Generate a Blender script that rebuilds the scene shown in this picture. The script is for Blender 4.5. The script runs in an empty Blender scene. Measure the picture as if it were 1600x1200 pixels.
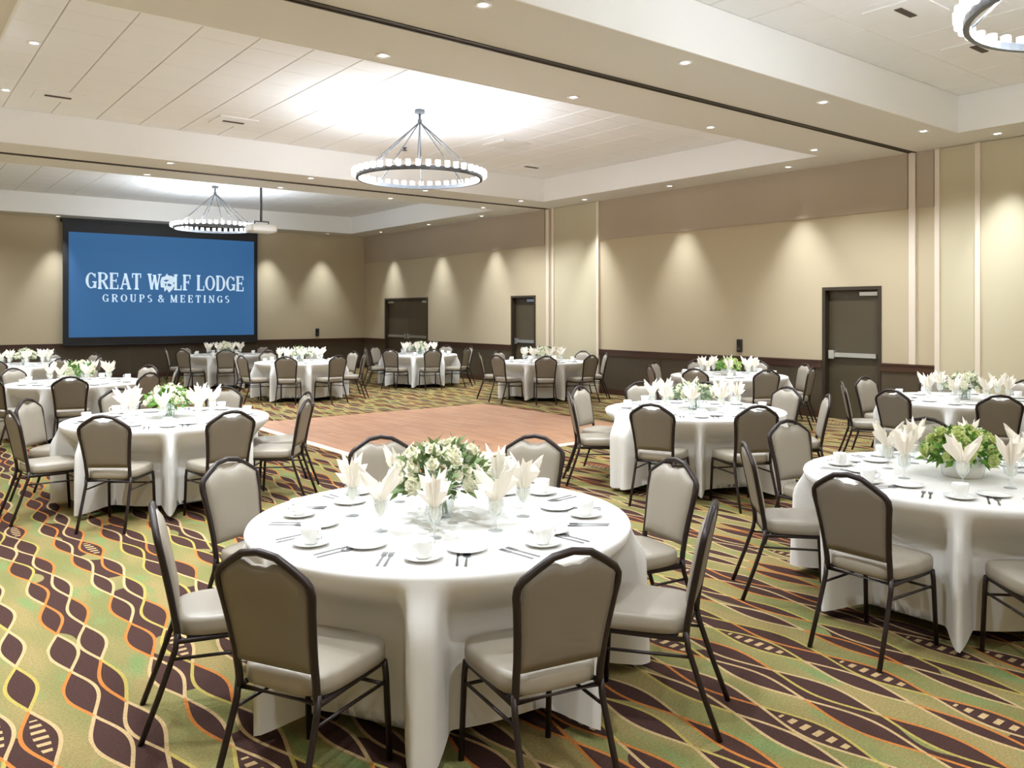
import bpy, math, random
from mathutils import Vector, Matrix

random.seed(11)
SC = bpy.context.scene
COL = SC.collection
PI = math.pi

# ------------------------------------------------------------------ camera, exposure, world
YAW = math.radians(38.0)              # the camera looks into the room's far right corner
SN, CN = math.sin(YAW), math.cos(YAW)
CAM_H = 1.75
cam_data = bpy.data.cameras.new('camera')
cam_data.sensor_width = 36.0
cam_data.lens = 36.0 * 1280.0 / 1600.0
cam_data.shift_y = -110.0 / 1600.0
cam_data.clip_end = 100
cam = bpy.data.objects.new('camera', cam_data)
COL.objects.link(cam)
cam.location = (0, 0, CAM_H)
cam.rotation_euler = (PI / 2, 0, -YAW)
SC.camera = cam
SC.view_settings.view_transform = 'Standard'
SC.view_settings.look = 'None'
SC.view_settings.gamma = 1.0
SC.view_settings.use_curve_mapping = False
SC.view_settings.exposure = 0.74
world = bpy.data.worlds.new('world')
world.use_nodes = True
world.node_tree.nodes['Background'].inputs[0].default_value = (0.9, 0.95, 1, 1)
world.node_tree.nodes['Background'].inputs[1].default_value = 0.2
SC.world = world
SC.cycles.max_bounces = 8
SC.cycles.diffuse_bounces = 5
SC.cycles.use_denoising = True
SC.cycles.sample_clamp_indirect = 6.0
SC.cycles.caustics_reflective = False
SC.cycles.caustics_refractive = False

P_BEAM = 205.0       # watts of each beam downlight
P_WASH = 270.0        # wall-wash downlights
P_CHAND = 20.0       # each lamp point of a chandelier (8 per ring)

# ------------------------------------------------------------------ room measures (metres)
XL, XR = -1.6, 12.6
YB, YF = -2.6, 23.9
SOF, COF = 4.22, 4.72
CX0, CX1 = 0.9, 11.68
COFFERS = [(-1.65, 5.07), (7.15, 13.8), (15.65, 23.0)]
TRACKS = [6.12, 14.72]
RAIL = 0.97


def at(lat, dep):
    """room position from distances measured beside / ahead of the photographer's standpoint"""
    return (dep * SN + lat * CN, dep * CN - lat * SN)


# ------------------------------------------------------------------ colour and material helpers
def lin(r, g, b):
    def f(c):
        c /= 255.0
        return c / 12.92 if c <= 0.04045 else ((c + 0.055) / 1.055) ** 2.4
    return (f(r), f(g), f(b), 1.0)


def mat(name, rgb, rough=0.6, metal=0.0, spec=None, bump=None, vary=None, trans=0.0, emit=None, sheen=0.0, ior=None, sss=None):
    m = bpy.data.materials.new(name)
    m.use_nodes = True
    nt = m.node_tree
    b = nt.nodes['Principled BSDF']
    c = lin(*rgb)
    b.inputs['Base Color'].default_value = c
    b.inputs['Roughness'].default_value = rough
    b.inputs['Metallic'].default_value = metal
    if spec is not None:
        b.inputs['Specular IOR Level'].default_value = spec
    if trans:
        b.inputs['Transmission Weight'].default_value = trans
    if ior:
        b.inputs['IOR'].default_value = ior
    if sheen:
        b.inputs['Sheen Weight'].default_value = sheen
    if emit:
        b.inputs['Emission Color'].default_value = lin(*emit[0])
        b.inputs['Emission Strength'].default_value = emit[1]
    if bump or vary:
        tc = nt.nodes.new('ShaderNodeTexCoord')
    if vary:                                   # (scale xyz, amount)
        mp = nt.nodes.new('ShaderNodeMapping')
        mp.inputs['Scale'].default_value = vary[0]
        nz = nt.nodes.new('ShaderNodeTexNoise')
        nz.inputs['Scale'].default_value = 1.0
        nz.inputs['Detail'].default_value = 3.0
        nt.links.new(tc.outputs['Object'], mp.inputs['Vector'])
        nt.links.new(mp.outputs['Vector'], nz.inputs['Vector'])
        mx = nt.nodes.new('ShaderNodeMix')
        mx.data_type = 'RGBA'
        a = vary[1]
        mx.inputs[6].default_value = (c[0] * (1 - a), c[1] * (1 - a), c[2] * (1 - a), 1)
        mx.inputs[7].default_value = (min(1, c[0] * (1 + a)), min(1, c[1] * (1 + a)), min(1, c[2] * (1 + a)), 1)
        nt.links.new(nz.outputs['Fac'], mx.inputs[0])
        nt.links.new(mx.outputs[2], b.inputs['Base Color'])
    if bump:                                   # (scale, strength)
        nz2 = nt.nodes.new('ShaderNodeTexNoise')
        nz2.inputs['Scale'].default_value = bump[0]
        nz2.inputs['Detail'].default_value = 2.0
        bp = nt.nodes.new('ShaderNodeBump')
        bp.inputs['Strength'].default_value = bump[1]
        bp.inputs['Distance'].default_value = 0.002
        nt.links.new(tc.outputs['Object'], nz2.inputs['Vector'])
        nt.links.new(nz2.outputs['Fac'], bp.inputs['Height'])
        nt.links.new(bp.outputs['Normal'], b.inputs['Normal'])
    return m


class NG:
    """tiny expression helper for math node chains"""
    def __init__(self, nt):
        self.nt = nt

    def m(self, op, a, b=None, c=None, clamp=False):
        n = self.nt.nodes.new('ShaderNodeMath')
        n.operation = op
        n.use_clamp = clamp
        for i, v in enumerate((a, b, c)):
            if v is None:
                continue
            if isinstance(v, (int, float)):
                n.inputs[i].default_value = v
            else:
                self.nt.links.new(v, n.inputs[i])
        return n.outputs[0]

    def mix(self, f, a, b):
        n = self.nt.nodes.new('ShaderNodeMix')
        n.data_type = 'RGBA'
        for i, v in ((0, f), (6, a), (7, b)):
            if isinstance(v, (int, float)):
                n.inputs[i].default_value = v
            elif isinstance(v, tuple):
                n.inputs[i].default_value = v
            else:
                self.nt.links.new(v, n.inputs[i])
        return n.outputs[2]

    def white(self, a, b):
        cx = self.nt.nodes.new('ShaderNodeCombineXYZ')
        for i, v in enumerate((a, b)):
            if isinstance(v, (int, float)):
                cx.inputs[i].default_value = v
            else:
                self.nt.links.new(v, cx.inputs[i])
        w = self.nt.nodes.new('ShaderNodeTexWhiteNoise')
        w.noise_dimensions = '2D'
        self.nt.links.new(cx.outputs[0], w.inputs['Vector'])
        return w.outputs['Value']

    def noise(self, vec, scale, detail=2.0):
        mp = self.nt.nodes.new('ShaderNodeMapping')
        mp.inputs['Scale'].default_value = scale
        self.nt.links.new(vec, mp.inputs['Vector'])
        n = self.nt.nodes.new('ShaderNodeTexNoise')
        n.inputs['Scale'].default_value = 1.0
        n.inputs['Detail'].default_value = detail
        self.nt.links.new(mp.outputs[0], n.inputs['Vector'])
        return n.outputs['Fac']


def carpet_material():
    m = bpy.data.materials.new('patterned_carpet')
    m.use_nodes = True
    nt = m.node_tree
    g = NG(nt)
    bs = nt.nodes['Principled BSDF']
    tc = nt.nodes.new('ShaderNodeTexCoord')
    sp = nt.nodes.new('ShaderNodeSeparateXYZ')
    nt.links.new(tc.outputs['Object'], sp.inputs[0])
    X, Y = sp.outputs[0], sp.outputs[1]
    vec = tc.outputs['Object']
    T, XA, XB, LEN = 0.36, 0.07, 0.215, 0.56
    wob = g.m('MULTIPLY', g.m('SINE', g.m('MULTIPLY', Y, 1.9)), 0.03)
    xw = g.m('ADD', X, wob)
    cell = g.m('FLOOR', g.m('DIVIDE', xw, T))
    xl = g.m('SUBTRACT', xw, g.m('MULTIPLY', cell, T))
    BROWN = lin(86, 60, 54)
    GREEN = lin(150, 148, 92)
    GOLD = lin(178, 158, 104)
    SAGE = lin(146, 164, 104)
    ORANGE = lin(222, 140, 70)
    CREAM = lin(226, 192, 140)
    YELL = lin(208, 186, 100)
    # bands: brown between the two chains, green-gold beyond
    n1 = g.noise(vec, (4.0, 1.3, 1), 1.0)
    n2 = g.noise(vec, (7.0, 2.2, 1), 1.0)
    green = g.mix(g.m('SMOOTH_MIN', g.m('MULTIPLY', g.m('SUBTRACT', n1, 0.38), 4.0, clamp=True), 1.0, 0.1), GREEN, GOLD)
    green = g.mix(g.m('MULTIPLY', g.m('SUBTRACT', n2, 0.56), 7.0, clamp=True), green, SAGE)
    inb = g.m('MULTIPLY', g.m('GREATER_THAN', xl, XA), g.m('LESS_THAN', xl, XB))
    inb = g.m('MULTIPLY', inb, g.m('GREATER_THAN', g.noise(vec, (2.6, 1.5, 1), 0.0), 0.44))
    col = g.mix(inb, green, BROWN)
    for k, xc in enumerate((XA, XB)):
        # signed distance to the chain's axis, wrapped
        dx = g.m('SUBTRACT', xl, xc)
        ph = g.white(cell, 3.7 + 5.1 * k)
        yy = g.m('ADD', g.m('DIVIDE', Y, LEN), ph)
        lens = g.m('FLOOR', yy)
        fr = g.m('SUBTRACT', yy, lens)
        rnd = g.white(g.m('ADD', lens, g.m('MULTIPLY', cell, 17.0)), 1.3 + 2.9 * k)
        amp = g.m('ADD', 0.046, g.m('MULTIPLY', rnd, 0.026))
        sn = g.m('SINE', g.m('MULTIPLY', fr, PI))
        env = g.m('MULTIPLY', g.m('MULTIPLY', sn, amp), g.m('ADD', 0.75, g.m('MULTIPLY', sn, 0.25)))
        adx = g.m('ABSOLUTE', dx)
        inside = g.m('LESS_THAN', adx, env)
        col = g.mix(inside, col, BROWN)
        # dotted lenses
        dot = g.m('MULTIPLY', g.m('GREATER_THAN', g.m('SINE', g.m('MULTIPLY', fr, 56.0)), 0.2),
                  g.m('LESS_THAN', adx, g.m('MULTIPLY', env, 0.42)))
        dot = g.m('MULTIPLY', dot, g.m('GREATER_THAN', rnd, 0.86))
        dot = g.m('MULTIPLY', dot, g.m('GREATER_THAN', sn, 0.55))
        col = g.mix(dot, col, CREAM)
        edge = g.m('LESS_THAN', g.m('ABSOLUTE', g.m('SUBTRACT', adx, env)), 0.0085)
        side = g.m('GREATER_THAN', dx, 0.0)
        r2 = g.white(g.m('ADD', lens, g.m('MULTIPLY', side, 41.0)), g.m('ADD', cell, 0.5 + 7 * k))
        oc = g.mix(g.m('GREATER_THAN', r2, 0.42), CREAM, ORANGE)
        oc = g.mix(g.m('GREATER_THAN', r2, 0.78), oc, YELL)
        col = g.mix(edge, col, oc)
    fine = g.noise(vec, (90, 90, 90), 2.0)
    hsv = nt.nodes.new('ShaderNodeHueSaturation')
    nt.links.new(col, hsv.inputs['Color'])
    nt.links.new(g.m('ADD', 0.33, g.m('MULTIPLY', fine, 0.5)), hsv.inputs['Value'])
    hsv.inputs['Saturation'].default_value = 1.0
    nt.links.new(hsv.outputs[0], bs.inputs['Base Color'])
    bs.inputs['Roughness'].default_value = 0.95
    bs.inputs['Specular IOR Level'].default_value = 0.1
    bp = nt.nodes.new('ShaderNodeBump')
    bp.inputs['Strength'].default_value = 0.5
    bp.inputs['Distance'].default_value = 0.004
    nt.links.new(g.noise(vec, (260, 260, 260), 1.0), bp.inputs['Height'])
    nt.links.new(bp.outputs[0], bs.inputs['Normal'])
    return m


def parquet_material():
    m = bpy.data.materials.new('dance_floor_wood')
    m.use_nodes = True
    nt = m.node_tree
    g = NG(nt)
    bs = nt.nodes['Principled BSDF']
    tc = nt.nodes.new('ShaderNodeTexCoord')
    geo = nt.nodes.new('ShaderNodeNewGeometry')
    vec = geo.outputs['Position']
    sp = nt.nodes.new('ShaderNodeSeparateXYZ')
    nt.links.new(vec, sp.inputs[0])
    X, Y = sp.outputs[0], sp.outputs[1]
    strip = g.m('FLOOR', g.m('DIVIDE', X, 0.076))
    seg = g.m('FLOOR', g.m('ADD', g.m('DIVIDE', Y, 0.46), g.white(strip, 2.0)))
    r = g.white(strip, seg)
    grain = g.noise(vec, (40, 3, 1), 4.0)
    v = g.m('ADD', g.m('MULTIPLY', r, 0.6), g.m('MULTIPLY', grain, 0.4))
    col = g.mix(v, lin(160, 114, 86), lin(192, 146, 114))
    nt.links.new(col, bs.inputs['Base Color'])
    bs.inputs['Roughness'].default_value = 0.38
    return m


M = {}
M['carpet'] = carpet_material()
M['parquet'] = parquet_material()
M['edge_metal'] = mat('dance_floor_edge', (228, 205, 185), 0.4)
M['wall'] = mat('tan_wall_fabric', (190, 175, 146), 0.85, bump=(220, 0.25), vary=((0.5, 0.5, 0.5), 0.04))
M['band'] = mat('taupe_fabric_band', (176, 160, 140), 0.9, bump=(220, 0.25))
M['closet'] = mat('cream_closet_panel', (194, 183, 154), 0.75, bump=(150, 0.1))
M['jamb'] = mat('pale_jamb', (222, 208, 190), 0.55)
M['wains'] = mat('dark_olive_wainscot', (78, 66, 48), 0.6, vary=((3, 3, 0.6), 0.12))
M['rail'] = mat('chair_rail_wood', (74, 48, 34), 0.4, vary=((2, 2, 14), 0.2))
M['soffit'] = mat('soffit_paint', (222, 219, 212), 0.85, bump=(60, 0.05))
M['cofw'] = mat('coffer_white_paint', (244, 243, 241), 0.85)
M['tile'] = mat('ceiling_tile', (244, 244, 244), 0.9, bump=(160, 0.3))
M['grid'] = mat('ceiling_grid', (196, 188, 182), 0.7)
M['track'] = mat('bronze_track', (70, 62, 52), 0.5, metal=0.4)
M['door'] = mat('dark_olive_door', (80, 70, 52), 0.45, vary=((2, 2, 1), 0.08))
M['dframe'] = mat('dark_door_frame', (56, 46, 32), 0.45)
M['steel'] = mat('brushed_steel', (205, 205, 202), 0.3, metal=0.85)
M['black'] = mat('matte_black', (22, 20, 24), 0.6)
M['device'] = mat('dark_device_plastic', (40, 36, 32), 0.4)
M['screen'] = mat('projected_blue', (30, 60, 95), 0.7, emit=((54, 108, 160), 0.4))
M['letter'] = mat('projected_white', (200, 215, 230), 0.7, emit=((205, 228, 245), 0.32))
M['white_plastic'] = mat('white_plastic', (236, 234, 230), 0.4)
M['pewter'] = mat('pewter_metal', (96, 98, 102), 0.4, metal=0.7)
M['bulb'] = mat('lit_bulb', (255, 250, 240), 0.3, emit=((255, 246, 232), 3.5))
M['lens'] = mat('lit_downlight_lens', (255, 250, 240), 0.3, emit=((255, 252, 245), 7.0))
M['frost'] = mat('frosted_glass_cup', (240, 242, 246), 0.3, emit=((250, 248, 246), 0.9))
M['slot'] = mat('vent_slot_shadow', (84, 72, 66), 0.8)
M['cloth'] = mat('white_tablecloth', (222, 220, 217), 0.85, bump=(400, 0.15), sheen=0.2)
M['ply'] = mat('table_plywood', (168, 132, 92), 0.6, vary=((2, 14, 2), 0.15))
M['chair_metal'] = mat('dark_bronze_chair_tube', (44, 34, 32), 0.38, metal=0.3)
M['chair_front'] = mat('taupe_vinyl', (154, 145, 131), 0.42, spec=0.6, bump=(300, 0.2), vary=((6, 6, 6), 0.05))
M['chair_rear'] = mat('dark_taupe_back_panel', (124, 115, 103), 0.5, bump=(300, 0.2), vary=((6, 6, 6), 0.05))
M['rubber'] = mat('black_rubber', (25, 24, 24), 0.8)
M['china'] = mat('white_china', (240, 240, 238), 0.18)
M['napkin'] = mat('ivory_napkin', (250, 244, 233), 0.85, bump=(300, 0.15))
M['silver'] = mat('flatware_steel', (150, 152, 158), 0.22, metal=0.9)
M['leaf'] = mat('bouquet_leaf', (112, 136, 82), 0.55, vary=((14, 14, 14), 0.35))
M['leaf_b'] = mat('bright_hydrangea_leaf', (104, 150, 58), 0.5, vary=((14, 14, 14), 0.4))
M['leaf_g'] = mat('grey_green_leaf', (128, 146, 112), 0.55, vary=((14, 14, 14), 0.3))
M['petal'] = mat('cream_petal', (244, 243, 224), 0.7, vary=((25, 25, 25), 0.08))
M['petal_g'] = mat('pale_green_petal', (206, 216, 150), 0.7, vary=((25, 25, 25), 0.12))


def glass_material():
    m = bpy.data.materials.new('clear_glass')
    m.use_nodes = True
    b = m.node_tree.nodes['Principled BSDF']
    b.inputs['Base Color'].default_value = (0.95, 0.97, 0.97, 1)
    nt = m.node_tree
    b.inputs['Roughness'].default_value = 0.05
    tr = nt.nodes.new('ShaderNodeBsdfTransparent')
    tr.inputs[0].default_value = (0.96, 0.98, 0.98, 1)
    lw = nt.nodes.new('ShaderNodeLayerWeight')
    lw.inputs['Blend'].default_value = 0.25
    mx = nt.nodes.new('ShaderNodeMixShader')
    mth = nt.nodes.new('ShaderNodeMath')
    mth.operation = 'MULTIPLY_ADD'
    mth.inputs[1].default_value = 0.6
    mth.inputs[2].default_value = 0.08
    nt.links.new(lw.outputs['Facing'], mth.inputs[0])
    nt.links.new(mth.outputs[0], mx.inputs[0])
    nt.links.new(tr.outputs[0], mx.inputs[1])
    nt.links.new(b.outputs[0], mx.inputs[2])
    nt.links.new(mx.outputs[0], nt.nodes['Material Output'].inputs[0])
    return m


M['glass'] = glass_material()


# ------------------------------------------------------------------ mesh helpers
class MB:
    def __init__(self):
        self.v, self.f, self.s, self.mi = [], [], [], []

    def add(self, vs, fs, smooth=False, mi=0):
        o = len(self.v)
        self.v += [tuple(p) for p in vs]
        for f in fs:
            self.f.append(tuple(i + o for i in f))
            self.s.append(smooth)
            self.mi.append(mi)
        return self

    def box(self, x0, x1, y0, y1, z0, z1, mi=0):
        vs = [(x, y, z) for z in (z0, z1) for y in (y0, y1) for x in (x0, x1)]
        fs = [(0, 2, 3, 1), (4, 5, 7, 6), (0, 1, 5, 4), (2, 6, 7, 3), (0, 4, 6, 2), (1, 3, 7, 5)]
        return self.add(vs, fs, False, mi)

    def bevbox(self, x0, x1, y0, y1, z0, z1, b, mi=0):
        """box whose vertical edges and top rim are chamfered by b"""
        def ring(i, z):
            return [(x0 + i, y0 + i + b, z), (x0 + i + b, y0 + i, z), (x1 - i - b, y0 + i, z), (x1 - i, y0 + i + b, z),
                    (x1 - i, y1 - i - b, z), (x1 - i - b, y1 - i, z), (x0 + i + b, y1 - i, z), (x0 + i, y1 - i - b, z)]
        return self.rings([ring(b, z0), ring(0, z0 + b), ring(0, z1 - b), ring(b, z1)], smooth=False, mi=mi)

    def rings(self, rs, cap=True, smooth=True, closed=True, mi=0):
        n = len(rs[0])
        vs = [p for r in rs for p in r]
        fs = []
        for i in range(len(rs) - 1):
            for j in range(n if closed else n - 1):
                k = (j + 1) % n
                fs.append((i * n + j, i * n + k, (i + 1) * n + k, (i + 1) * n + j))
        self.add(vs, fs, smooth, mi)
        if cap:
            o = len(self.v) - len(vs)
            for f in (tuple(o + j for j in reversed(range(n))), tuple(o + (len(rs) - 1) * n + j for j in range(n))):
                self.f.append(f)
                self.s.append(False)
                self.mi.append(mi)
        return self

    def lathe(self, prof, n=20, c=(0, 0, 0), cap=True, smooth=True, mi=0):
        rs = []
        for r, z in prof:
            rs.append([(c[0] + r * math.cos(2 * PI * j / n), c[1] + r * math.sin(2 * PI * j / n), c[2] + z) for j in range(n)])
        return self.rings(rs, cap, smooth, mi=mi)

    def tube(self, pts, r, n=8, closed=False, mi=0, flat=1.0):
        pts = [Vector(p) for p in pts]
        rs = []
        m = len(pts)
        up = Vector((0, 0, 1))
        prev = None
        for i, p in enumerate(pts):
            a = pts[(i - 1) % m] if (closed or i > 0) else p
            b = pts[(i + 1) % m] if (closed or i < m - 1) else p
            t = (b - a).normalized()
            if prev is None:
                ref = up if abs(t.dot(up)) < 0.9 else Vector((1, 0, 0))
                nx = t.cross(ref).normalized()
            else:
                nx = (prev - t * prev.dot(t)).normalized()
            prev = nx
            ny = t.cross(nx)
            rr = r[i] if isinstance(r, (list, tuple)) else r
            rs.append([p + nx * rr * math.cos(2 * PI * j / n) + ny * rr * flat * math.sin(2 * PI * j / n) for j in range(n)])
        if closed:
            rs.append(rs[0])
        return self.rings(rs, not closed, True, mi=mi)

    def mesh(self, name, mats):
        me = bpy.data.meshes.new(name)
        me.from_pydata(self.v, [], self.f)
        for mm in (mats if isinstance(mats, (list, tuple)) else [mats]):
            me.materials.append(M[mm])
        me.polygons.foreach_set('use_smooth', self.s)
        me.polygons.foreach_set('material_index', self.mi)
        me.update()
        return me

    def build(self, name, mats, parent=None):
        return link(name, self.mesh(name, mats), parent)


def link(name, me, parent=None, loc=None, rz=None):
    o = bpy.data.objects.new(name, me)
    COL.objects.link(o)
    if parent is not None:
        o.parent = parent
    if loc is not None:
        o.location = loc
    if rz is not None:
        o.rotation_euler = (0, 0, rz)
    return o


def empty(name, loc=(0, 0, 0), rz=0.0):
    o = link(name, None, None, loc, rz)
    o.empty_display_size = 0.1
    return o


def tag(o, label, cat, group=None):
    o['label'] = label
    o['category'] = cat
    if group:
        o['group'] = group
    return o


def struct(o, label=None, cat=None):
    o['kind'] = 'structure'
    if label:
        o['label'] = label
    if cat:
        o['category'] = cat
    return o


def copy_tree(o, parent=None):
    c = o.copy()
    COL.objects.link(c)
    if parent is not None:
        c.parent = parent
    for ch in list(o.children):
        copy_tree(ch, c)
    return c


# ------------------------------------------------------------------ the room shell
struct(MB().box(XL - 0.2, XR + 0.3, YB - 0.2, YF + 0.3, -0.2, 0.0).build('floor', 'carpet'),
       'patterned carpet of brown, green and gold wavy lens shapes', 'floor')

# ceiling: soffits and beams hang below white coffers
cb = MB()
ys = [YB] + [y for c in COFFERS for y in c] + [YF]
for i in range(0, len(ys), 2):                                    # beams across the room
    cb.box(XL, XR, ys[i], ys[i + 1], SOF, COF + 0.12)
for y0, y1 in COFFERS:                                            # soffits along the side walls
    cb.box(XL, CX0, y0, y1, SOF, COF + 0.12)
    cb.box(CX1, XR, y0, y1, SOF, COF + 0.12)
cb.box(XL - 0.2, XR + 0.3, YB - 0.2, YF + 0.3, COF + 0.12, COF + 0.3)
ceiling = struct(cb.build('ceiling', 'soffit'), 'white coffered ceiling with wide beige beams between the coffers', 'ceiling')
for y0, y1 in COFFERS:                                            # white coffer faces
    t = 0.02
    fb = MB()
    fb.box(CX0, CX1, y0, y0 + t, SOF - 0.004, COF)
    fb.box(CX0, CX1, y1 - t, y1, SOF - 0.004, COF)
    fb.box(CX0, CX0 + t, y0 + t, y1 - t, SOF - 0.004, COF)
    fb.box(CX1 - t, CX1, y0 + t, y1 - t, SOF - 0.004, COF)
    fb.build('coffer_face', 'cofw', ceiling)
    MB().box(CX0, CX1, y0, y1, COF + 0.012, COF + 0.1).build('ceiling_grid', 'grid', ceiling)
# ceiling tiles, 61 cm modules with recessed joints
TW = 0.61
tile_me = {}


def tile_mesh(w, l):
    k = (round(w, 3), round(l, 3))
    if k not in tile_me:
        g, h = 0.006, 0.0025
        b = MB()
        b.rings([[(g, h, 0.014), (w - g, h, 0.014), (w - g, l - h, 0.014), (g, l - h, 0.014)],
                 [(g, h, 0.004), (w - g, h, 0.004), (w - g, l - h, 0.004), (g, l - h, 0.004)],
                 [(g + .006, h + .003, 0), (w - g - .006, h + .003, 0), (w - g - .006, l - h - .003, 0), (g + .006, l - h - .003, 0)]], smooth=False)
        tile_me[k] = b.mesh('ceiling_tile', 'tile')
    return tile_me[k]


far_tiles = MB()
for ci, (y0, y1) in enumerate(COFFERS):
    nx = int((CX1 - CX0 - 0.04) / TW) + 1
    ny = int((y1 - y0 - 0.04) / TW) + 1
    for i in range(nx):
        for j in range(ny):
            xa = CX0 + 0.02 + i * TW - 0.05
            ya = y0 + 0.02 + j * TW
            xb, yb = min(xa + TW, CX1 - 0.02), min(ya + TW, y1 - 0.02)
            xa = max(xa, CX0 + 0.02)
            if xb - xa < 0.03 or yb - ya < 0.03:
                continue
            if ci == 1 or (ci == 0 and xa > 5.2 and ya > 1.5):
                link('ceiling_tile', tile_mesh(xb - xa, yb - ya), ceiling, (xa, ya, COF))
            else:
                far_tiles.box(xa + .006, xb - .006, ya + .006, yb - .006, COF, COF + 0.014)
ft = far_tiles.build('ceiling_tile', 'tile', ceiling)
ft['kind'] = 'stuff'
for i, y in enumerate(TRACKS):
    tb = MB()
    for dy in (-0.05, 0.03):
        tb.box(XL, XR, y + dy, y + dy + 0.02, SOF - 0.012, SOF + 0.002)
    tb.box(XL, XR, y - 0.03, y + 0.03, SOF - 0.004, SOF + 0.002)
    struct(tb.build('trim_%d' % (i + 1), 'track'), 'dark metal folding-partition track set into the ceiling beam', 'track')

# right wall with door openings
DOORS = [(6.62, 7.64, 2.19), (15.2, 16.15, 2.19), (20.05, 22.55, 2.22)]      # y0, y1, top
wr = MB()
y = YB
for y0, y1, zt in DOORS:
    wr.box(XR, XR + 0.22, y, y0, 0, SOF + 0.1)
    wr.box(XR, XR + 0.22, y0, y1, zt, SOF + 0.1)
    wr.box(XR + 0.2, XR + 0.22, y0, y1, 0, zt)
    y = y1
wr.box(XR, XR + 0.22, y, YF + 0.2, 0, SOF + 0.1)
wall_r = struct(wr.build('wall_right', 'wall'), 'tan fabric wall with dark wainscot, doors and pools of downlight', 'wall')
wf = MB().box(XL - 0.2, XR, YF, YF + 0.2, 0, SOF + 0.1)
wall_f = struct(wf.build('wall_far', 'wall'), 'tan far wall behind the blue projection screen', 'wall')
wall_l = struct(MB().box(XL - 0.2, XL, YB, YF, 0, SOF + 0.1).build('wall_left', 'wall'), 'plain tan side wall facing the doors', 'wall')
wall_b = struct(MB().box(XL - 0.2, XR, YB - 0.2, YB, 0, SOF + 0.1).build('wall_back', 'wall'), 'plain tan wall opposite the projection screen', 'wall')

CLOSETS = [(2.85, 5.74), (13.02, 14.52)]


def wains_run(a, b):
    """wainscot board and chair rail along the right wall from y=a to y=b, in boards"""
    n = max(1, int(round((b - a) / 1.8)))
    for i in range(n):
        ya, yb = a + (b - a) * i / n, a + (b - a) * (i + 1) / n
        MB().box(XR - 0.014, XR + 0.001, ya + 0.004, yb - 0.004, 0.12, RAIL - 0.13).build('wainscot_panel', 'wains', wall_r)
    bb = MB().box(XR - 0.035, XR + 0.001, a, b, RAIL - 0.13, RAIL - 0.02)
    bb.box(XR - 0.05, XR + 0.001, a, b, RAIL - 0.025, RAIL)
    bb.build('chair_rail', 'rail', wall_r)
    MB().box(XR - 0.02, XR + 0.001, a, b, 0.0, 0.12).build('baseboard', 'rail', wall_r)


def band_run(a, b):
    n = max(1, int(round((b - a) / 2.4)))
    for i in range(n):
        ya, yb = a + (b - a) * i / n, a + (b - a) * (i + 1) / n
        MB().box(XR - 0.022, XR + 0.001, ya, yb, 3.37, SOF + 0.002).build('fabric_panel', 'band', wall_r)


for a, b in ((YB, 2.85), (5.78, 6.62), (7.64, 13.0), (14.56, 15.2), (16.15, 20.05), (22.55, YF)):
    wains_run(a, b)
for a, b in ((YB, 2.85), (5.8, 6.06), (6.2, 13.0), (14.86, YF)):
    band_run(a, b)
# far wall and unseen walls: wainscot too
for i in range(8):
    xa, xb = XL + (XR - XL) * i / 8, XL + (XR - XL) * (i + 1) / 8
    MB().box(xa + 0.004, xb - 0.004, YF - 0.014, YF + 0.001, 0.12, RAIL - 0.13).build('wainscot_panel', 'wains', wall_f)
MB().box(XL, XR - 0.05, YF - 0.035, YF + 0.001, RAIL - 0.13, RAIL - 0.02).box(XL, XR - 0.05, YF - 0.05, YF + 0.001, RAIL - 0.025, RAIL).build('chair_rail', 'rail', wall_f)
MB().box(XL, XR - 0.05, YF - 0.02, YF + 0.001, 0, 0.12).build('baseboard', 'rail', wall_f)
MB().box(XL - 0.001, XL + 0.035, YB, YF - 0.05, RAIL - 0.13, RAIL).build('chair_rail', 'rail', wall_l)
MB().box(XL - 0.001, XL + 0.014, YB, YF - 0.05, 0, RAIL - 0.13).build('wainscot_panel', 'wains', wall_l)
MB().box(XL + 0.05, XR - 0.05, YB - 0.001, YB + 0.035, RAIL - 0.13, RAIL).build('chair_rail', 'rail', wall_b)
MB().box(XL + 0.05, XR - 0.05, YB - 0.001, YB + 0.014, 0, RAIL - 0.13).build('wainscot_panel', 'wains', wall_b)
# pilaster strip at the tracks
for i, y in enumerate(TRACKS):
    struct(MB().box(XR - 0.045, XR + 0.001, y - 0.05, y + 0.05, (RAIL if i == 0 else 0) + 0.001, SOF).build('trim_%d' % (i + 3), 'jamb'),
           'pale vertical jamb below the partition track', 'jamb')

# tall cream closet doors that hide the folding partition
for n, (a, b) in enumerate(CLOSETS):
    e = empty('door_%d' % (n + 4), (XR, (a + b) / 2, 0))
    struct(e, ['tall cream closet doors near the panic-bar door, floor to ceiling', 'tall cream closet doors between the two far bays'][n], 'door')
    cuts = [a, b] if n else [a, 4.0, 5.17, b]
    for i in range(len(cuts) - 1):
        MB().box(-0.03, 0.001, cuts[i] + 0.008 - e.location.y, cuts[i + 1] - 0.008 - e.location.y, 0.01, SOF - 0.01).build('closet_door_leaf', 'closet', e)
    for yy in cuts:
        MB().box(-0.055, 0.001, yy - 0.035 - e.location.y, yy + 0.035 - e.location.y, 0.0, SOF - 0.004).build('jamb_strip', 'jamb', e)


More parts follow.
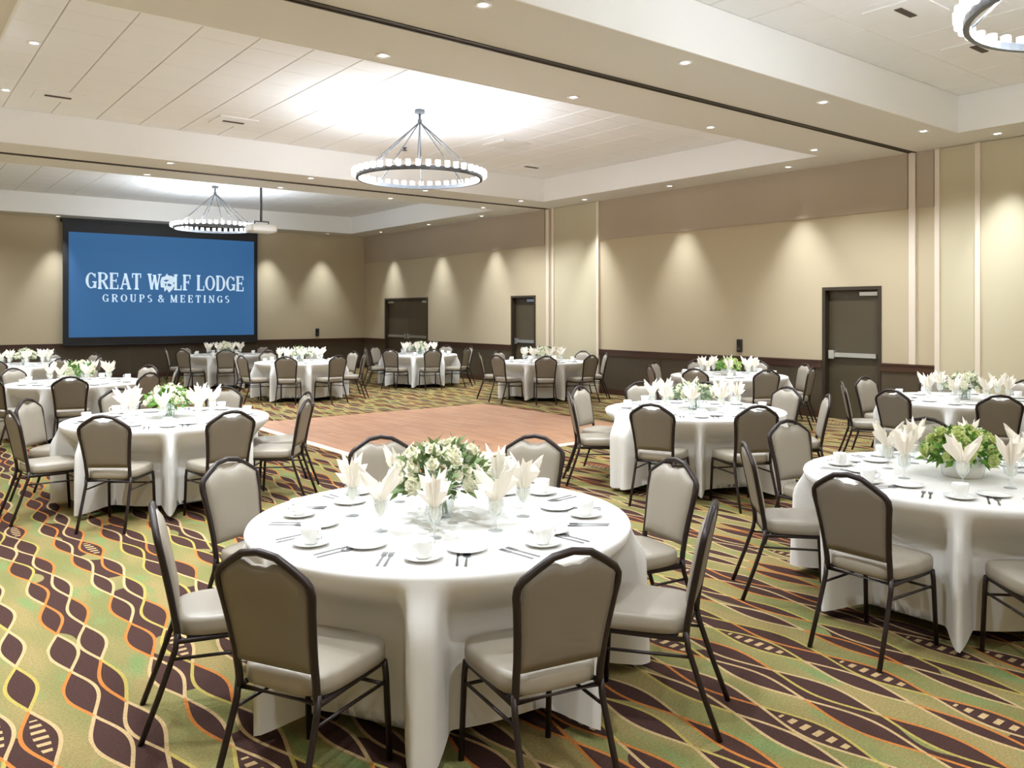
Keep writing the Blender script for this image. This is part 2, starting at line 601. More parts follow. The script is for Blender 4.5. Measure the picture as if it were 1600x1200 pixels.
def door(n, y0, y1, zt, leaves, label):
    e = empty('door_%d' % n, (XR, (y0 + y1) / 2, 0))
    struct(e, label, 'door')
    h = (y1 - y0) / 2
    MB().box(-0.02, 0.2, -h, -h + 0.055, 0, zt).box(-0.02, 0.2, h - 0.055, h, 0, zt).box(-0.02, 0.2, -h + 0.055, h - 0.055, zt - 0.055, zt).build('door_frame', 'dframe', e)
    w = (2 * h - 0.11) / leaves
    for k in range(leaves):
        ya = -h + 0.055 + k * w
        lf = MB().box(0.10, 0.145, ya + 0.004, ya + w - 0.004, 0.01, zt - 0.06).build('door_leaf', 'door', e)
        hinge_right = (k == 0)
        MB().box(0.04, 0.1, ya + 0.06, ya + w - 0.06, 1.03, 1.10).build('panic_bar', 'steel', lf)
        yl = ya + w - 0.13 if hinge_right else ya + 0.03
        MB().box(0.03, 0.1, yl, yl + 0.1, 1.0, 1.14).build('latch_case', 'steel', lf)
        yc = ya + 0.04 if hinge_right else ya + w - 0.34
        MB().box(0.045, 0.1, yc, yc + 0.3, zt - 0.15, zt - 0.09).build('door_closer', 'steel', lf)


door(1, *DOORS[0], 1, 'dark single door with steel panic bar near the closet doors')
door(2, *DOORS[1], 1, 'narrow dark single door midway along the far bay')
door(3, *DOORS[2], 2, 'wide dark double doors beside the far corner')

for loc, rz, lab in (((XR, 9.3, 1.04), 0, 'small dark control box above the chair rail by the panic-bar door'),
                     ((10.95, YF, 1.05), PI / 2, 'small dark control box on the screen wall above the rail')):
    e = empty('wall_control_box', loc, rz)
    tag(e, lab, 'control box')
    MB().bevbox(-0.045, -0.002, -0.055, 0.055, 0.0, 0.24, 0.008).build('casing', 'device', e)
    MB().box(-0.05, -0.045, -0.035, 0.035, 0.13, 0.2).build('display', 'black', e)
    MB().box(-0.053, -0.045, -0.03, 0.03, 0.05, 0.08).build('button', 'pewter', e)

# ------------------------------------------------------------------ ceiling lights and vents
def spot(name, parent, power, angle, blend, loc=(0, 0, -0.02), rot=(0, 0, 0), col=(0.86, 0.93, 1.0), rad=0.05):
    l = bpy.data.lights.new(name, 'SPOT')
    l.energy = power
    l.spot_size = math.radians(angle)
    l.spot_blend = blend
    l.shadow_soft_size = rad
    l.color = col
    o = bpy.data.objects.new(name, l)
    COL.objects.link(o)
    o.parent = parent
    o.location = loc
    o.rotation_euler = rot
    return o


dl_ring = MB().lathe([(0.042, 0.0), (0.042, -0.006), (0.066, -0.012), (0.072, -0.008), (0.075, 0.0)], 20).mesh('trim_ring', 'white_plastic')
dl_lens = MB().lathe([(0.0005, -0.004), (0.041, -0.004), (0.041, -0.001), (0.0005, -0.001)], 20).mesh('lamp_lens', 'lens')


def downlight(x, y, z, label, group, power, angle, blend, rot=(0, 0, 0), rad=0.05):
    e = tag(empty('downlight', (x, y, z)), label, 'downlight', group)
    link('trim_ring', dl_ring, e)
    link('lamp_lens', dl_lens, e)
    spot('downlight_lamp', e, power, angle, blend, rot=rot, rad=rad)
    return e


ORD = ['first', 'second', 'third', 'fourth', 'fifth', 'sixth', 'seventh', 'eighth', 'ninth']
ROWX = [-0.9, 1.4, 3.85, 6.3, 8.75, 11.2]
for y, lab in ((-1.9, 'soffit opposite the screen, added fill'), (5.3, 'beam beside the closet doors, closet-coffer side'), (6.93, 'beam beside the closet doors, middle-coffer side'),  # first row is unseen, added by symmetry to brighten camera-facing surfaces
               (14.02, 'far beam, middle-coffer side'), (15.43, 'far beam, screen side')):
    for q, x in enumerate(ROWX):
        downlight(x, y, SOF, 'recessed downlight in the %s, %s from the door wall' % (lab, ORD[5 - q]), 'downlights in the beams', P_BEAM, 128, 0.8)
for x in (1.4, 11.2):
    for q, y in enumerate((-0.4, 2.1, 4.4, 7.9, 10.3, 12.7, 17.0, 19.4, 21.8)):
        if x > 2 and y > 0:
            continue
        downlight(x, y, COF, 'lit downlight among the ceiling tiles, %s from the screen wall%s' % (ORD[8 - q], ', door side' if x > 2 else ''), 'downlights in the coffers', P_BEAM, 128, 0.8)
WASHY = [0.0, 2.4, 4.75, 8.0, 10.6, 13.0, 16.8, 19.3, 22.0]
for q, y in enumerate(WASHY):
    downlight(XR - 0.45, y, SOF, 'wall-wash downlight along the door wall, %s from the screen wall' % ORD[8 - q], 'wall-wash downlights', P_WASH, 60, 1.0, rad=0.03)
for q, x in enumerate((1.2, 3.72, 9.35, 11.1)):
    downlight(x, YF - 0.45, SOF, 'wall-wash downlight along the screen wall, %s from the door wall' % ORD[3 - q], 'wall-wash downlights over the screen wall', P_WASH, 60, 1.0, rad=0.03)

for q, y in enumerate(WASHY):  # unseen lamps, mirrored from the door wall, added for bounced front fill
    downlight(XL + 0.45, y, SOF, 'added wall-wash fill light along the plain side wall, %s from the screen wall' % ORD[8 - q], 'added wall-wash fill lights over the plain side wall', P_WASH, 60, 1.0, rad=0.03)
for q, x in enumerate((1.2, 3.72, 6.3, 8.75, 11.1)):  # added out of view; light off this wall lifts the cloth skirts
    downlight(x, YB + 0.45, SOF, 'added wall-wash fill light along the wall opposite the screen, %s from the door wall' % ORD[4 - q], 'added wall-wash fill lights opposite the screen', P_WASH, 60, 1.0, rad=0.03)

plate_me = MB().box(-0.29, 0.29, -0.29, 0.29, -0.012, 0.0).mesh('vent_plate', 'tile')
slot_me = MB().box(-0.16, 0.16, -0.035, 0.035, -0.02, -0.012).mesh('vent_slot', 'slot')
for x, y, lab in ((8.0, 3.96, 'vent nearer the ring chandelier'), (9.75, 4.0, 'vent nearer the closet doors'), (2.0, 12.62, 'slot vent farthest from the doors'), (4.4, 12.62, 'slot vent above the screen\'s line'), (10.5, 12.8, 'slot vent nearest the doors')):
    e = tag(empty('ceiling_vent', (x, y, COF)), 'square ceiling %s in the %s coffer' % (lab, 'closet-side' if y < 6 else 'middle'), 'vent', 'ceiling vents')
    link('vent_plate', plate_me, e)
    link('vent_slot', slot_me, e, rz=0.0 if y > 6 else PI / 2 * 0)
e = tag(empty('ceiling_panel', (8.75, 11.35, COF)), 'plain bright access panel among the middle coffer tiles', 'panel')
MB().box(-0.3, 0.3, -0.3, 0.3, -0.014, 0).build('panel_frame', 'white_plastic', e)
MB().box(-0.26, 0.26, -0.26, 0.26, -0.02, -0.014).build('panel_face', 'white_plastic', e)
e = tag(empty('sprinkler_head', (7.5, 12.72, COF)), 'small dark sprinkler head on the middle coffer tiles', 'sprinkler')
MB().lathe([(0.04, 0), (0.045, -0.012), (0.02, -0.02), (0.012, -0.05)], 12).build('sprinkler_body', 'pewter', e)
MB().lathe([(0.03, -0.05), (0.055, -0.056), (0.03, -0.062)], 12).build('deflector', 'pewter', e)


def chandelier():
    e = empty('ring_chandelier')
    R, zr = 0.9, -0.99
    rb = MB()
    prof = [(R - 0.022, zr - 0.028), (R + 0.018, zr - 0.028), (R + 0.018, zr + 0.028), (R - 0.022, zr + 0.028), (R - 0.022, zr - 0.028)]
    rb.lathe(prof, 64, cap=False, smooth=False)
    rb.build('ring', 'pewter', e)
    MB().lathe([(0.075, 0.0), (0.075, -0.05), (0.03, -0.06)], 20).build('canopy', 'pewter', e)
    MB().lathe([(0.018, -0.06), (0.018, -0.13), (0.035, -0.14), (0.035, -0.2), (0.01, -0.22)], 14).build('stem', 'pewter', e)
    rod = MB().tube([(0.02, 0, -0.19), (R - 0.02, 0, zr + 0.04)], 0.009, 6).mesh('suspension_rod', 'pewter')
    for k in range(8):
        link('suspension_rod', rod, e, rz=k * PI / 4 + 0.2)
    cup = MB().lathe([(0.026, 0.0), (0.034, 0.01), (0.036, 0.085), (0.032, 0.085), (0.028, 0.015)], 10).mesh('glass_cup', 'frost')
    bul = MB().lathe([(0.004, 0.012), (0.016, 0.03), (0.018, 0.05), (0.01, 0.075), (0.002, 0.085)], 8).mesh('bulb', 'bulb')
    for k in range(44):
        a = 2 * PI * k / 44
        c = link('glass_cup', cup, e, ((R + 0.05) * math.cos(a), (R + 0.045) * math.sin(a), zr + 0.012))
        link('bulb', bul, c)
    return e


ch0 = chandelier()
CH = [(6.3, 10.25, 'wide ring chandelier with glowing glass cups over the dance floor'),
      (6.3, 1.7, 'wide ring chandelier beside the slotted ceiling vents'),
      (6.3, 19.3, 'wide ring chandelier hanging before the projection screen')]
chs = [ch0, copy_tree(ch0), copy_tree(ch0)]
for c, (x, y, lab) in zip(chs, CH):
    c.location = (x, y, COF)
    tag(c, lab, 'chandelier', 'ring chandeliers')
    for k in range(8):
        a = 2 * PI * (k + 0.5) / 8
        l = bpy.data.lights.new('chandelier_lamp', 'POINT')
        l.energy = P_CHAND
        l.color = (0.84, 0.92, 1.0)
        l.shadow_soft_size = 0.04
        o = bpy.data.objects.new('chandelier_lamp', l)
        COL.objects.link(o)
        o.parent = c
        o.location = (0.9 * math.cos(a), 0.9 * math.sin(a), -0.90)

# projector hanging in the far coffer
e = tag(empty('projector', (6.4, 16.7, COF)), 'white projector hanging on a dark pole from the far coffer', 'projector')
MB().tube([(0, 0, 0), (0, 0, -1.04)], 0.025, 10).build('pole', 'pewter', e)
MB().lathe([(0.09, 0), (0.09, -0.03), (0.03, -0.05)], 16).build('ceiling_plate', 'pewter', e)
MB().box(-0.16, 0.16, -0.03, 0.03, -1.06, -1.04).box(-0.16, -0.13, -0.03, 0.03, -1.12, -1.06).box(0.13, 0.16, -0.03, 0.03, -1.12, -1.06).build('bracket', 'pewter', e)
MB().bevbox(-0.27, 0.27, -0.22, 0.22, -1.28, -1.12, 0.03).build('casing', 'white_plastic', e)
MB().tube([(0.1, 0.2, -1.2), (0.1, 0.27, -1.2)], 0.055, 14).build('lens', 'black', e)

# ------------------------------------------------------------------ projection screen with its writing
SX0, SX1, SZ0, SZ1 = 4.0, 8.88, 1.13, 3.87
SY = YF - 0.17
scr = tag(empty('projection_screen', ((SX0 + SX1) / 2, SY, SZ0)), 'blue lit projection screen with white lettering in a black frame', 'screen')
ox, oz = (SX0 + SX1) / 2, SZ0
MB().box(SX0 - ox, SX1 - ox, 0.0, 0.012, 0, SZ1 - SZ0).build('screen_surface', 'screen', scr)
fr = MB()
fr.box(SX0 - ox - 0.13, SX0 - ox, -0.02, 0.03, -0.2, SZ1 - oz + 0.33)
fr.box(SX1 - ox, SX1 - ox + 0.1, -0.02, 0.03, -0.2, SZ1 - oz + 0.33)
fr.box(SX0 - ox, SX1 - ox, -0.02, 0.03, -0.2, 0.0)
fr.box(SX0 - ox, SX1 - ox, -0.02, 0.03, SZ1 - oz, SZ1 - oz + 0.33)
fr.build('screen_border', 'black', scr)
MB().box(SX0 - ox - 0.17, SX1 - ox + 0.14, -0.05, 0.16, SZ1 - oz + 0.26, SZ1 - oz + 0.345).build('screen_housing', 'black', scr)
MB().tube([(SX0 - ox - 0.1, 0.0, -0.21), (SX1 - ox + 0.08, 0.0, -0.21)], 0.025, 10).build('weight_bar', 'black', scr)

# serif capitals as strokes in a unit-height box: v upright bar, h level bar, d diagonal, a arc
S, TN, SE = 0.17, 0.075, 0.075
GLYPH = {
    'G': (0.66, [('a', .33, .5, .25, .44, 40, 320), ('v', .56, .06, .42, S * .9), ('h', .40, .66, .42, TN), ('v', .56, .68, .92, .06)]),
    'R': (0.66, [('v', .14, 0, 1, S), ('h', .02, .27, .04, SE), ('h', .02, .36, .96, SE), ('a', .34, .74, .2, .22, -90, 90), ('h', .14, .36, .50, TN), ('d', .32, .5, .58, .03, S), ('h', .48, .66, .035, SE)]),
    'E': (0.60, [('v', .14, 0, 1, S), ('h', .02, .56, .04, SE), ('h', .02, .55, .96, SE), ('h', .14, .44, .52, TN), ('v', .535, .04, .28, .06), ('v', .52, .74, .96, .06), ('v', .43, .4, .64, .05)]),
    'A': (0.70, [('d', .10, .02, .35, .98, .085), ('d', .35, .98, .60, .02, S), ('h', .18, .50, .32, TN), ('h', .0, .22, .035, SE), ('h', .46, .72, .035, SE)]),
    'T': (0.62, [('v', .31, 0, 1, S), ('h', .03, .59, .96, SE), ('v', .05, .72, .98, .06), ('v', .57, .72, .98, .06), ('h', .17, .45, .04, SE)]),
    'W': (0.92, [('d', .12, .98, .28, .02, S), ('d', .28, .02, .46, .9, .085), ('d', .46, .9, .62, .02, S), ('d', .62, .02, .80, .98, .085), ('h', .0, .27, .965, SE), ('h', .34, .56, .9, SE), ('h', .68, .92, .965, SE)]),
    'O': (0.70, [('a', .35, .5, .27, .44, 0, 360)]),
    'L': (0.56, [('v', .14, 0, 1, S), ('h', .02, .27, .965, SE), ('h', .02, .54, .04, SE), ('v', .51, .04, .32, .06)]),
    'F': (0.56, [('v', .14, 0, 1, S), ('h', .02, .30, .04, SE), ('h', .02, .54, .96, SE), ('h', .14, .42, .52, TN), ('v', .51, .72, .96, .06), ('v', .41, .4, .64, .05)]),
    'D': (0.70, [('v', .14, 0, 1, S), ('h', .02, .36, .04, SE), ('h', .02, .36, .96, SE), ('a', .33, .5, .27, .46, -90, 90)]),
    'U': (0.68, [('v', .14, .28, 1, S), ('v', .55, .28, 1, .085), ('a', .345, .28, .205, .24, 180, 360), ('h', .02, .26, .965, SE), ('h', .44, .67, .965, SE)]),
    'P': (0.60, [('v', .14, 0, 1, S), ('h', .02, .27, .04, SE), ('h', .02, .34, .96, SE), ('a', .32, .72, .2, .24, -90, 90), ('h', .14, .34, .46, TN)]),
    'S': (0.54, [('a', .27, .73, .17, .22, 40, 270), ('a', .27, .27, .18, .23, -140, 90)]),
    '&': (0.74, [('a', .3, .77, .13, .18, 0, 360), ('a', .28, .26, .2, .22, 60, 330), ('d', .22, .66, .66, .03, .13), ('d', .44, .1, .62, .46, .07), ('h', .52, .72, .46, .06)]),
    'M': (0.86, [('v', .13, 0, 1, .08), ('d', .14, .98, .43, .05, S), ('d', .43, .05, .70, .98, .08), ('v', .71, 0, 1, S), ('h', .02, .25, .035, SE), ('h', .57, .85, .035, SE)]),
    'I': (0.32, [('v', .16, 0, 1, S), ('h', .03, .29, .04, SE), ('h', .03, .29, .96, SE)]),
    'N': (0.74, [('v', .12, 0, 1, .08), ('d', .14, .96, .60, .04, S), ('v', .61, 0, 1, .08), ('h', .0, .25, .035, SE), ('h', .49, .73, .965, SE)]),
}


def glyph_mesh(ch, w, h):
    b = MB()

    def quad(ps):
        vs = [(p[0] * w, -0.012, p[1] * h) for p in ps] + [(p[0] * w, -0.002, p[1] * h) for p in ps]
        n = len(ps)
        fs = [tuple(range(n)), tuple(range(2 * n - 1, n - 1, -1))] + [(i, n + i, n + (i + 1) % n, (i + 1) % n) for i in range(n)]
        b.add(vs, fs)
    for s in GLYPH[ch][1]:
        if s[0] == 'v':
            _, x, z0, z1, t = s
            quad([(x - t / 2, z0), (x + t / 2, z0), (x + t / 2, z1), (x - t / 2, z1)])
        elif s[0] == 'h':
            _, x0, x1, z, t = s
            quad([(x0, z - t / 2), (x1, z - t / 2), (x1, z + t / 2), (x0, z + t / 2)])
        elif s[0] == 'd':
            _, x0, z0, x1, z1, t = s
            quad([(x0 - t / 2, z0), (x0 + t / 2, z0), (x1 + t / 2, z1), (x1 - t / 2, z1)])
        else:
            _, cx, cz, rx, rz, a0, a1 = s
            n = max(6, int(abs(a1 - a0) / 18))
            for i in range(n):
                ps = []
                for aa, sg in ((a0 + (a1 - a0) * i / n, -1), (a0 + (a1 - a0) * i / n, 1), (a0 + (a1 - a0) * (i + 1) / n, 1), (a0 + (a1 - a0) * (i + 1) / n, -1)):
                    r = math.radians(aa)
                    th = TN / 2 + (S - TN) / 2 * abs(math.cos(r))
                    ps.append((cx + (rx + sg * th) * math.cos(r), cz + (rz + sg * (TN / 2)) * math.sin(r)))
                quad(ps)
    return b.mesh('letter', 'letter')


def write_line(text, x0, x1, z, h, sp):
    tot = sum((0.34 if c == ' ' else GLYPH[c][0] + sp) for c in text) - sp
    k = (x1 - x0) / tot
    x = x0
    cache = {}
    for i, c in enumerate(text):
        if c == ' ':
            x += 0.34 * k
            continue
        if c == 'O' and text[max(0, i - 1):i + 3] == 'WOLF':
            emblem(x + 0.33 * k, z + h * 0.45, h * 0.55)
        else:
            if c not in cache:
                cache[c] = glyph_mesh(c, k, h)
            link('letter', cache[c], scr, (x - ox, 0, z - oz))
        x += (GLYPH[c][0] + sp) * k


def emblem(cx, cz, r):
    """round white mark of a howling animal's head, in place of the letter O"""
    b = MB()
    pts = [(-.75, .15), (-.62, .62), (-.2, .78), (-.05, 1.08), (.12, .85), (.55, .8), (.95, .55), (.9, .2), (.62, .05),
           (.8, -.3), (.55, -.72), (.2, -1.1), (-.05, -.7), (-.3, -1.0), (-.35, -.55), (-.7, -.5)]
    n = len(pts)
    vs = [(p[0] * r, -0.012, p[1] * r) for p in pts] + [(p[0] * r, -0.002, p[1] * r) for p in pts]
    vs += [(0, -0.012, 0)]
    fs = [(i, (i + 1) % n, 2 * n) for i in range(n)] + [(i, n + i, n + (i + 1) % n, (i + 1) % n) for i in range(n)]
    b.add(vs, fs)
    em = b.build('emblem', 'letter', scr)
    em.location = (cx - ox, 0, cz - oz)
    e2 = MB()
    for q in ([(-.45, .25), (-.1, .38), (.18, .3), (-.12, .12)], [(.1, -.05), (.5, -.2), (.3, -.42), (-.02, -.3)], [(-.3, -.1), (-.1, -.05), (-.16, -.45)]):
        m = len(q)
        vv = [(p[0] * r, -0.016, p[1] * r) for p in q] + [(p[0] * r, -0.012, p[1] * r) for p in q]
        e2.add(vv, [tuple(range(m)), tuple(range(2 * m - 1, m - 1, -1))] + [(i, m + i, m + (i + 1) % m, (i + 1) % m) for i in range(m)])
    e2.build('emblem_marking', 'screen', em)


write_line('GREAT WOLF LODGE', 4.40, 8.58, 2.40, 0.44, 0.05)
write_line('GROUPS & MEETINGS', 4.80, 8.15, 2.06, 0.21, 0.32)

# ------------------------------------------------------------------ dance floor
DX0, DY0, PW = 4.68, 8.18, 0.914
df = tag(empty('dance_floor', (DX0, DY0, 0)), 'square parquet dance floor with pale bevelled edge in the room\'s middle', 'dance floor')
pan = MB()
pan.rings([[(.003, .003, .001), (PW - .003, .003, .001), (PW - .003, PW - .003, .001), (.003, PW - .003, .001)],
           [(.003, .003, .018), (PW - .003, .003, .018), (PW - .003, PW - .003, .018), (.003, PW - .003, .018)],
           [(.007, .007, .02), (PW - .007, .007, .02), (PW - .007, PW - .007, .02), (.007, PW - .007, .02)]], smooth=False)
pan_me = pan.mesh('parquet_panel', 'parquet')
for i in range(5):
    for j in range(5):
        link('parquet_panel', pan_me, df, (i * PW, j * PW, 0))
W5 = 5 * PW


def edge_strip(p0, p1, out):
    v0, v1, o = Vector(p0 + (0,)), Vector(p1 + (0,)), Vector(out + (0,)) * 0.075
    t = (v1 - v0).normalized() * 0.075
    b = MB()
    b.add([v0 + Vector((0, 0, .02)), v1 + Vector((0, 0, .02)), v1 + o + t + Vector((0, 0, .002)), v0 + o - t + Vector((0, 0, .002)), v0, v1, v1 + o + t, v0 + o - t],
          [(0, 1, 2, 3), (7, 6, 5, 4), (3, 2, 6, 7), (1, 0, 4, 5), (0, 3, 7, 4), (2, 1, 5, 6)])
    b.build('edge_trim', 'edge_metal', df)


edge_strip((0, 0), (W5, 0), (0, -1))
edge_strip((W5, W5), (0, W5), (0, 1))
edge_strip((0, W5), (0, 0), (-1, 0))
edge_strip((W5, 0), (W5, W5), (1, 0))

# ------------------------------------------------------------------ banquet chair
HOOP = [(.172, .40), (.173, .46), (.176, .55), (.184, .64), (.195, .73), (.205, .79), (.203, .823), (.185, .848), (.135, .882), (.075, .918), (0, .93)]


def back_y(z):
    return -0.205 - 0.10 * max(0.0, (z - 0.42) / 0.51) ** 1.15


def hoop_half(z):
    for (x0, z0), (x1, z1) in zip(HOOP, HOOP[1:]):
        if z0 <= z <= z1:
            return x0 + (x1 - x0) * (z - z0) / (z1 - z0)
    return HOOP[0][0] if z < 0.45 else 0.0


def hoop_top(x):
    x = abs(x)
    for (x0, z0), (x1, z1) in zip(HOOP[5:], HOOP[6:]):
        if x1 <= x <= x0:
            return z0 + (z1 - z0) * (x0 - x) / (x0 - x1)
    return HOOP[5][1]


def make_chair():
    e = empty('banquet_chair')
    # seat cushion: rounded trapezoid, crowned
    n = 28
    sb = MB()
    rs = []
    for z, k in ((.408, .95), (.413, 1.0), (.44, 1.005), (.466, 1.0), (.478, .97), (.485, .89), (.49, .6), (.492, .12)):
        r = []
        for j in range(n):
            a = 2 * PI * j / n
            ca, sa = math.cos(a), math.sin(a)
            x = math.copysign(abs(ca) ** 0.42, ca)
            y = math.copysign(abs(sa) ** 0.42, sa)
            r.append((x * (.203 + .012 * y) * k, y * .218 * k + .012, z))
        rs.append(r)
    sb.rings(rs)
    seat = sb.build('seat', 'chair_front', e)
    MB().box(-.18, .18, -.17, .19, .398, .41).build('seat_board', 'rubber', seat)
    # back pad
    nc, nr = 13, 10
    fv, bv = [], []
    z0 = .505
    for j in range(nr + 1):
        t = j / nr
        for i in range(nc):
            s = -1 + 2 * i / (nc - 1)
            xt = s * .187
            zt = hoop_top(xt) - .012 - (.036 * math.exp(-(xt / .062) ** 4))
            z = z0 + t * (zt - z0)
            x = s * min(.187, hoop_half(min(z, .79)) - .008)
            bul = (1 - s ** 6) * (1 - (2 * t - 1) ** 8)
            yb = back_y(z)
            fv.append((x, yb + .012 + .022 * bul, z))
            bv.append((x, yb - .008 - .008 * bul, z))
    pb = MB()
    q = []
    for j in range(nr):
        for i in range(nc - 1):
            a = j * nc + i
            q.append((a, a + 1, a + nc + 1, a + nc))
    N = len(fv)
    pb.add(fv + bv, [tuple(reversed(f)) for f in q] + [tuple(N + i for i in f) for f in q], True)
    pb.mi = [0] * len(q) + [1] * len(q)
    rim = [i for i in range(nc)] + [j * nc + nc - 1 for j in range(1, nr + 1)] + [nr * nc + i for i in range(nc - 2, -1, -1)] + [j * nc for j in range(nr - 1, 0, -1)]
    for a, b in zip(rim, rim[1:] + rim[:1]):
        pb.f.append((a, b, N + b, N + a))
        pb.s.append(False)
        pb.mi.append(0)
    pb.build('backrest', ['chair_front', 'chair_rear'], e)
    # hoop of the back
    pts = [(x, back_y(z), z) for x, z in HOOP]
    full = pts[:-1] + [(-x, y, z) for x, y, z in reversed(pts)]
    sm = []
    for i in range(len(full) - 1):
        sm.append(full[i])
        p, q2 = Vector(full[i]), Vector(full[i + 1])
        sm.append(tuple((p + q2) / 2))
    sm.append(full[-1])
    MB().tube(sm, .0145, 8).build('back_frame', 'chair_metal', e)
    rl = MB().tube([(.178, -.205, .43), (.178, -.215, .36), (.184, -.27, .20), (.19, -.345, .0)], .0125, 8).mesh('leg', 'chair_metal')
    ll = MB().tube([(-.178, -.205, .43), (-.178, -.215, .36), (-.184, -.27, .20), (-.19, -.345, .0)], .0125, 8).mesh('leg', 'chair_metal')
    fr_ = MB().tube([(.188, .19, .40), (.19, .2, .34), (.195, .22, .0)], .0125, 8).mesh('leg', 'chair_metal')
    fl_ = MB().tube([(-.188, .19, .40), (-.19, .2, .34), (-.195, .22, .0)], .0125, 8).mesh('leg', 'chair_metal')
    for m_ in (rl, ll, fr_, fl_):
        link('leg', m_, e)
    fm = MB()
    fm.tube([(.182, -.2, .395), (.188, .195, .395), (-.188, .195, .395), (-.182, -.2, .395)], .011, 6, closed=True)
    fm.build('seat_frame', 'chair_metal', e)
    for s in (-1, 1):
        MB().tube([(.18 * s, -.225, .325), (.19 * s, .203, .315)], .007, 6).build('stretcher', 'chair_metal', e)
    MB().tube([(-.192, .206, .30), (.192, .206, .30)], .007, 6).build('stretcher', 'chair_metal', e)
    return e


chair_proto = make_chair()
chair_used = [False]


def place_chair(x, y, rz, label, group):
    o = chair_proto if not chair_used[0] else copy_tree(chair_proto)
    chair_used[0] = True
    o.location = (x, y, 0)
    o.rotation_euler = (0, 0, rz)
    tag(o, label, 'chair', group)
    return o


# ------------------------------------------------------------------ tables, cloths and what stands on them
TZ = 0.76                      # top of the cloth


def cloth_mesh(chairs, seed):
    """chairs: list of (world angle, seat distance); the skirt is pushed in where a seat stands and bulges between"""
    rng = random.Random(seed)
    n = 320
    ph = [rng.uniform(0, 6.28) for _ in range(4)]
    b = MB()
    rs = []
    for r, z in ((0.02, TZ), (.45, TZ), (.86, TZ), (.9, TZ - .001), (.913, TZ - .006), (.918, TZ - .018)):
        rs.append([(r * math.cos(2 * PI * j / n), r * math.sin(2 * PI * j / n), z) for j in range(n)])
    for z in (.71, .66, .61, .565, .525, .46, .38, .3, .22, .14, .08, .035):
        zt = max(0.0, min(1.0, (TZ - .02 - z) / .215))
        zt = zt * zt * (3 - 2 * zt)
        zd = (TZ - z) / TZ
        ring = []
        for j in range(n):
            a = 2 * PI * j / n
            lim, near = 9.0, 9.0
            for ca, cr in chairs:
                d = abs((a - ca + PI) % (2 * PI) - PI)
                fr_ = cr - .31                       # where the seat front and front legs stand
                half = math.atan2(.226, fr_ + .05)
                near = min(near, max(0.0, d - half))
                k = fr_ / math.cos(min(d, half)) + max(0.0, d - half) * 3.4
                lim = min(lim, k)
            free = 1 - math.exp(-(near / .06) ** 2)
            fold = (.014 * math.sin(13 * a + ph[0]) + .018 * math.sin(33 * a + ph[1]) + .012 * math.sin(57 * a + ph[2])) * zd
            r0 = .92 + fold * free + .085 * free * zt
            r = min(r0, .92 + zt * (min(lim, 1.0) - .92)) if lim < r0 else r0
            zz = z + (.012 * math.sin(5 * a + ph[3]) + .045 * (1 - free) if z < .05 else 0)
            ring.append((r * math.cos(a), r * math.sin(a), zz))
        rs.append(ring)
    b.rings(rs, cap=False)
    o = 0
    b.f.append(tuple(range(n)))
    b.s.append(True)
    b.mi.append(0)
    return b.mesh('tablecloth', 'cloth')


top_me = MB().lathe([(.86, .727), (.9, .73), (.905, .74), (.9, .7575)], 48).mesh('tabletop', 'ply')
leg_me = MB().tube([(.42, .32, .727), (.44, .34, .3), (.45, .34, 0)], .016, 8).mesh('leg', 'chair_metal')
bar_me = MB().tube([(.44, -.34, .12), (.44, .34, .12)], .012, 6).mesh('leg_brace', 'chair_metal')
leg2_me = MB().tube([(.42, -.32, .727), (.44, -.34, .3), (.45, -.34, 0)], .016, 8).mesh('leg', 'chair_metal')

saucer_me = MB().lathe([(.03, 0), (.045, .002), (.075, .012), (.083, .018), (.081, .02), (.05, .009), (.03, .006), (.002, .006)], 24).mesh('saucer', 'china')
plate_me2 = MB().lathe([(.04, 0), (.055, .002), (.08, .01), (.088, .014), (.086, .0165), (.06, .008), (.045, .005), (.002, .005)], 24).mesh('bread_plate', 'china')
cup_b = MB().lathe([(.022, 0), (.026, .002), (.036, .02), (.041, .05), (.043, .075), (.041, .0755), (.038, .05), (.032, .02), (.018, .008), (.002, .008)], 20).mesh('cup_bowl', 'china')
cup_h = MB().tube([(.038, 0, .058), (.055, 0, .064), (.066, 0, .05), (.06, 0, .03), (.036, 0, .022)], .0045, 6).mesh('cup_handle', 'china')
goblet_me = MB().lathe([(.034, 0), (.034, .003), (.006, .008), (.005, .05), (.012, .06), (.03, .08), (.037, .11), (.036, .145), (.0345, .145), (.0355, .11), (.028, .082), (.008, .066), (.002, .065)], 16).mesh('water_goblet', 'glass')


def napkin_mesh():
    """fan-folded napkin: a pleated cone that opens in a spread of points"""
    b = MB()
    n = 26
    rs = []
    for z, r, pl in ((.07, .006, 0.0), (.085, .018, .15), (.12, .026, .3), (.145, .0255, .36), (.175, .045, .5), (.20, .068, .52), (.23, .084, .5)):
        ring = []
        for j in range(n):
            a = 2 * PI * j / n
            rr = r * (1 + (pl * .55 if j % 2 else -pl * .55))
            zz = z + ((.05 * math.sin(2.5 * a + 1.0) + (.022 if j % 2 else -.012)) * (z - .165) / .06 if z > .165 else 0)
            ring.append((rr * math.cos(a), rr * math.sin(a) * .72, zz))
        rs.append(ring)
    inner = [[(p[0] * k, p[1] * k, max(p[2] - d, lo)) for p in rs[-1]] for k, d, lo in ((.86, .008, .158), (.45, .05, .16), (.1, .08, .14))]
    b.rings(rs + inner, smooth=False)
    return b.mesh('fan_napkin', 'napkin')


napkin_me = napkin_mesh()


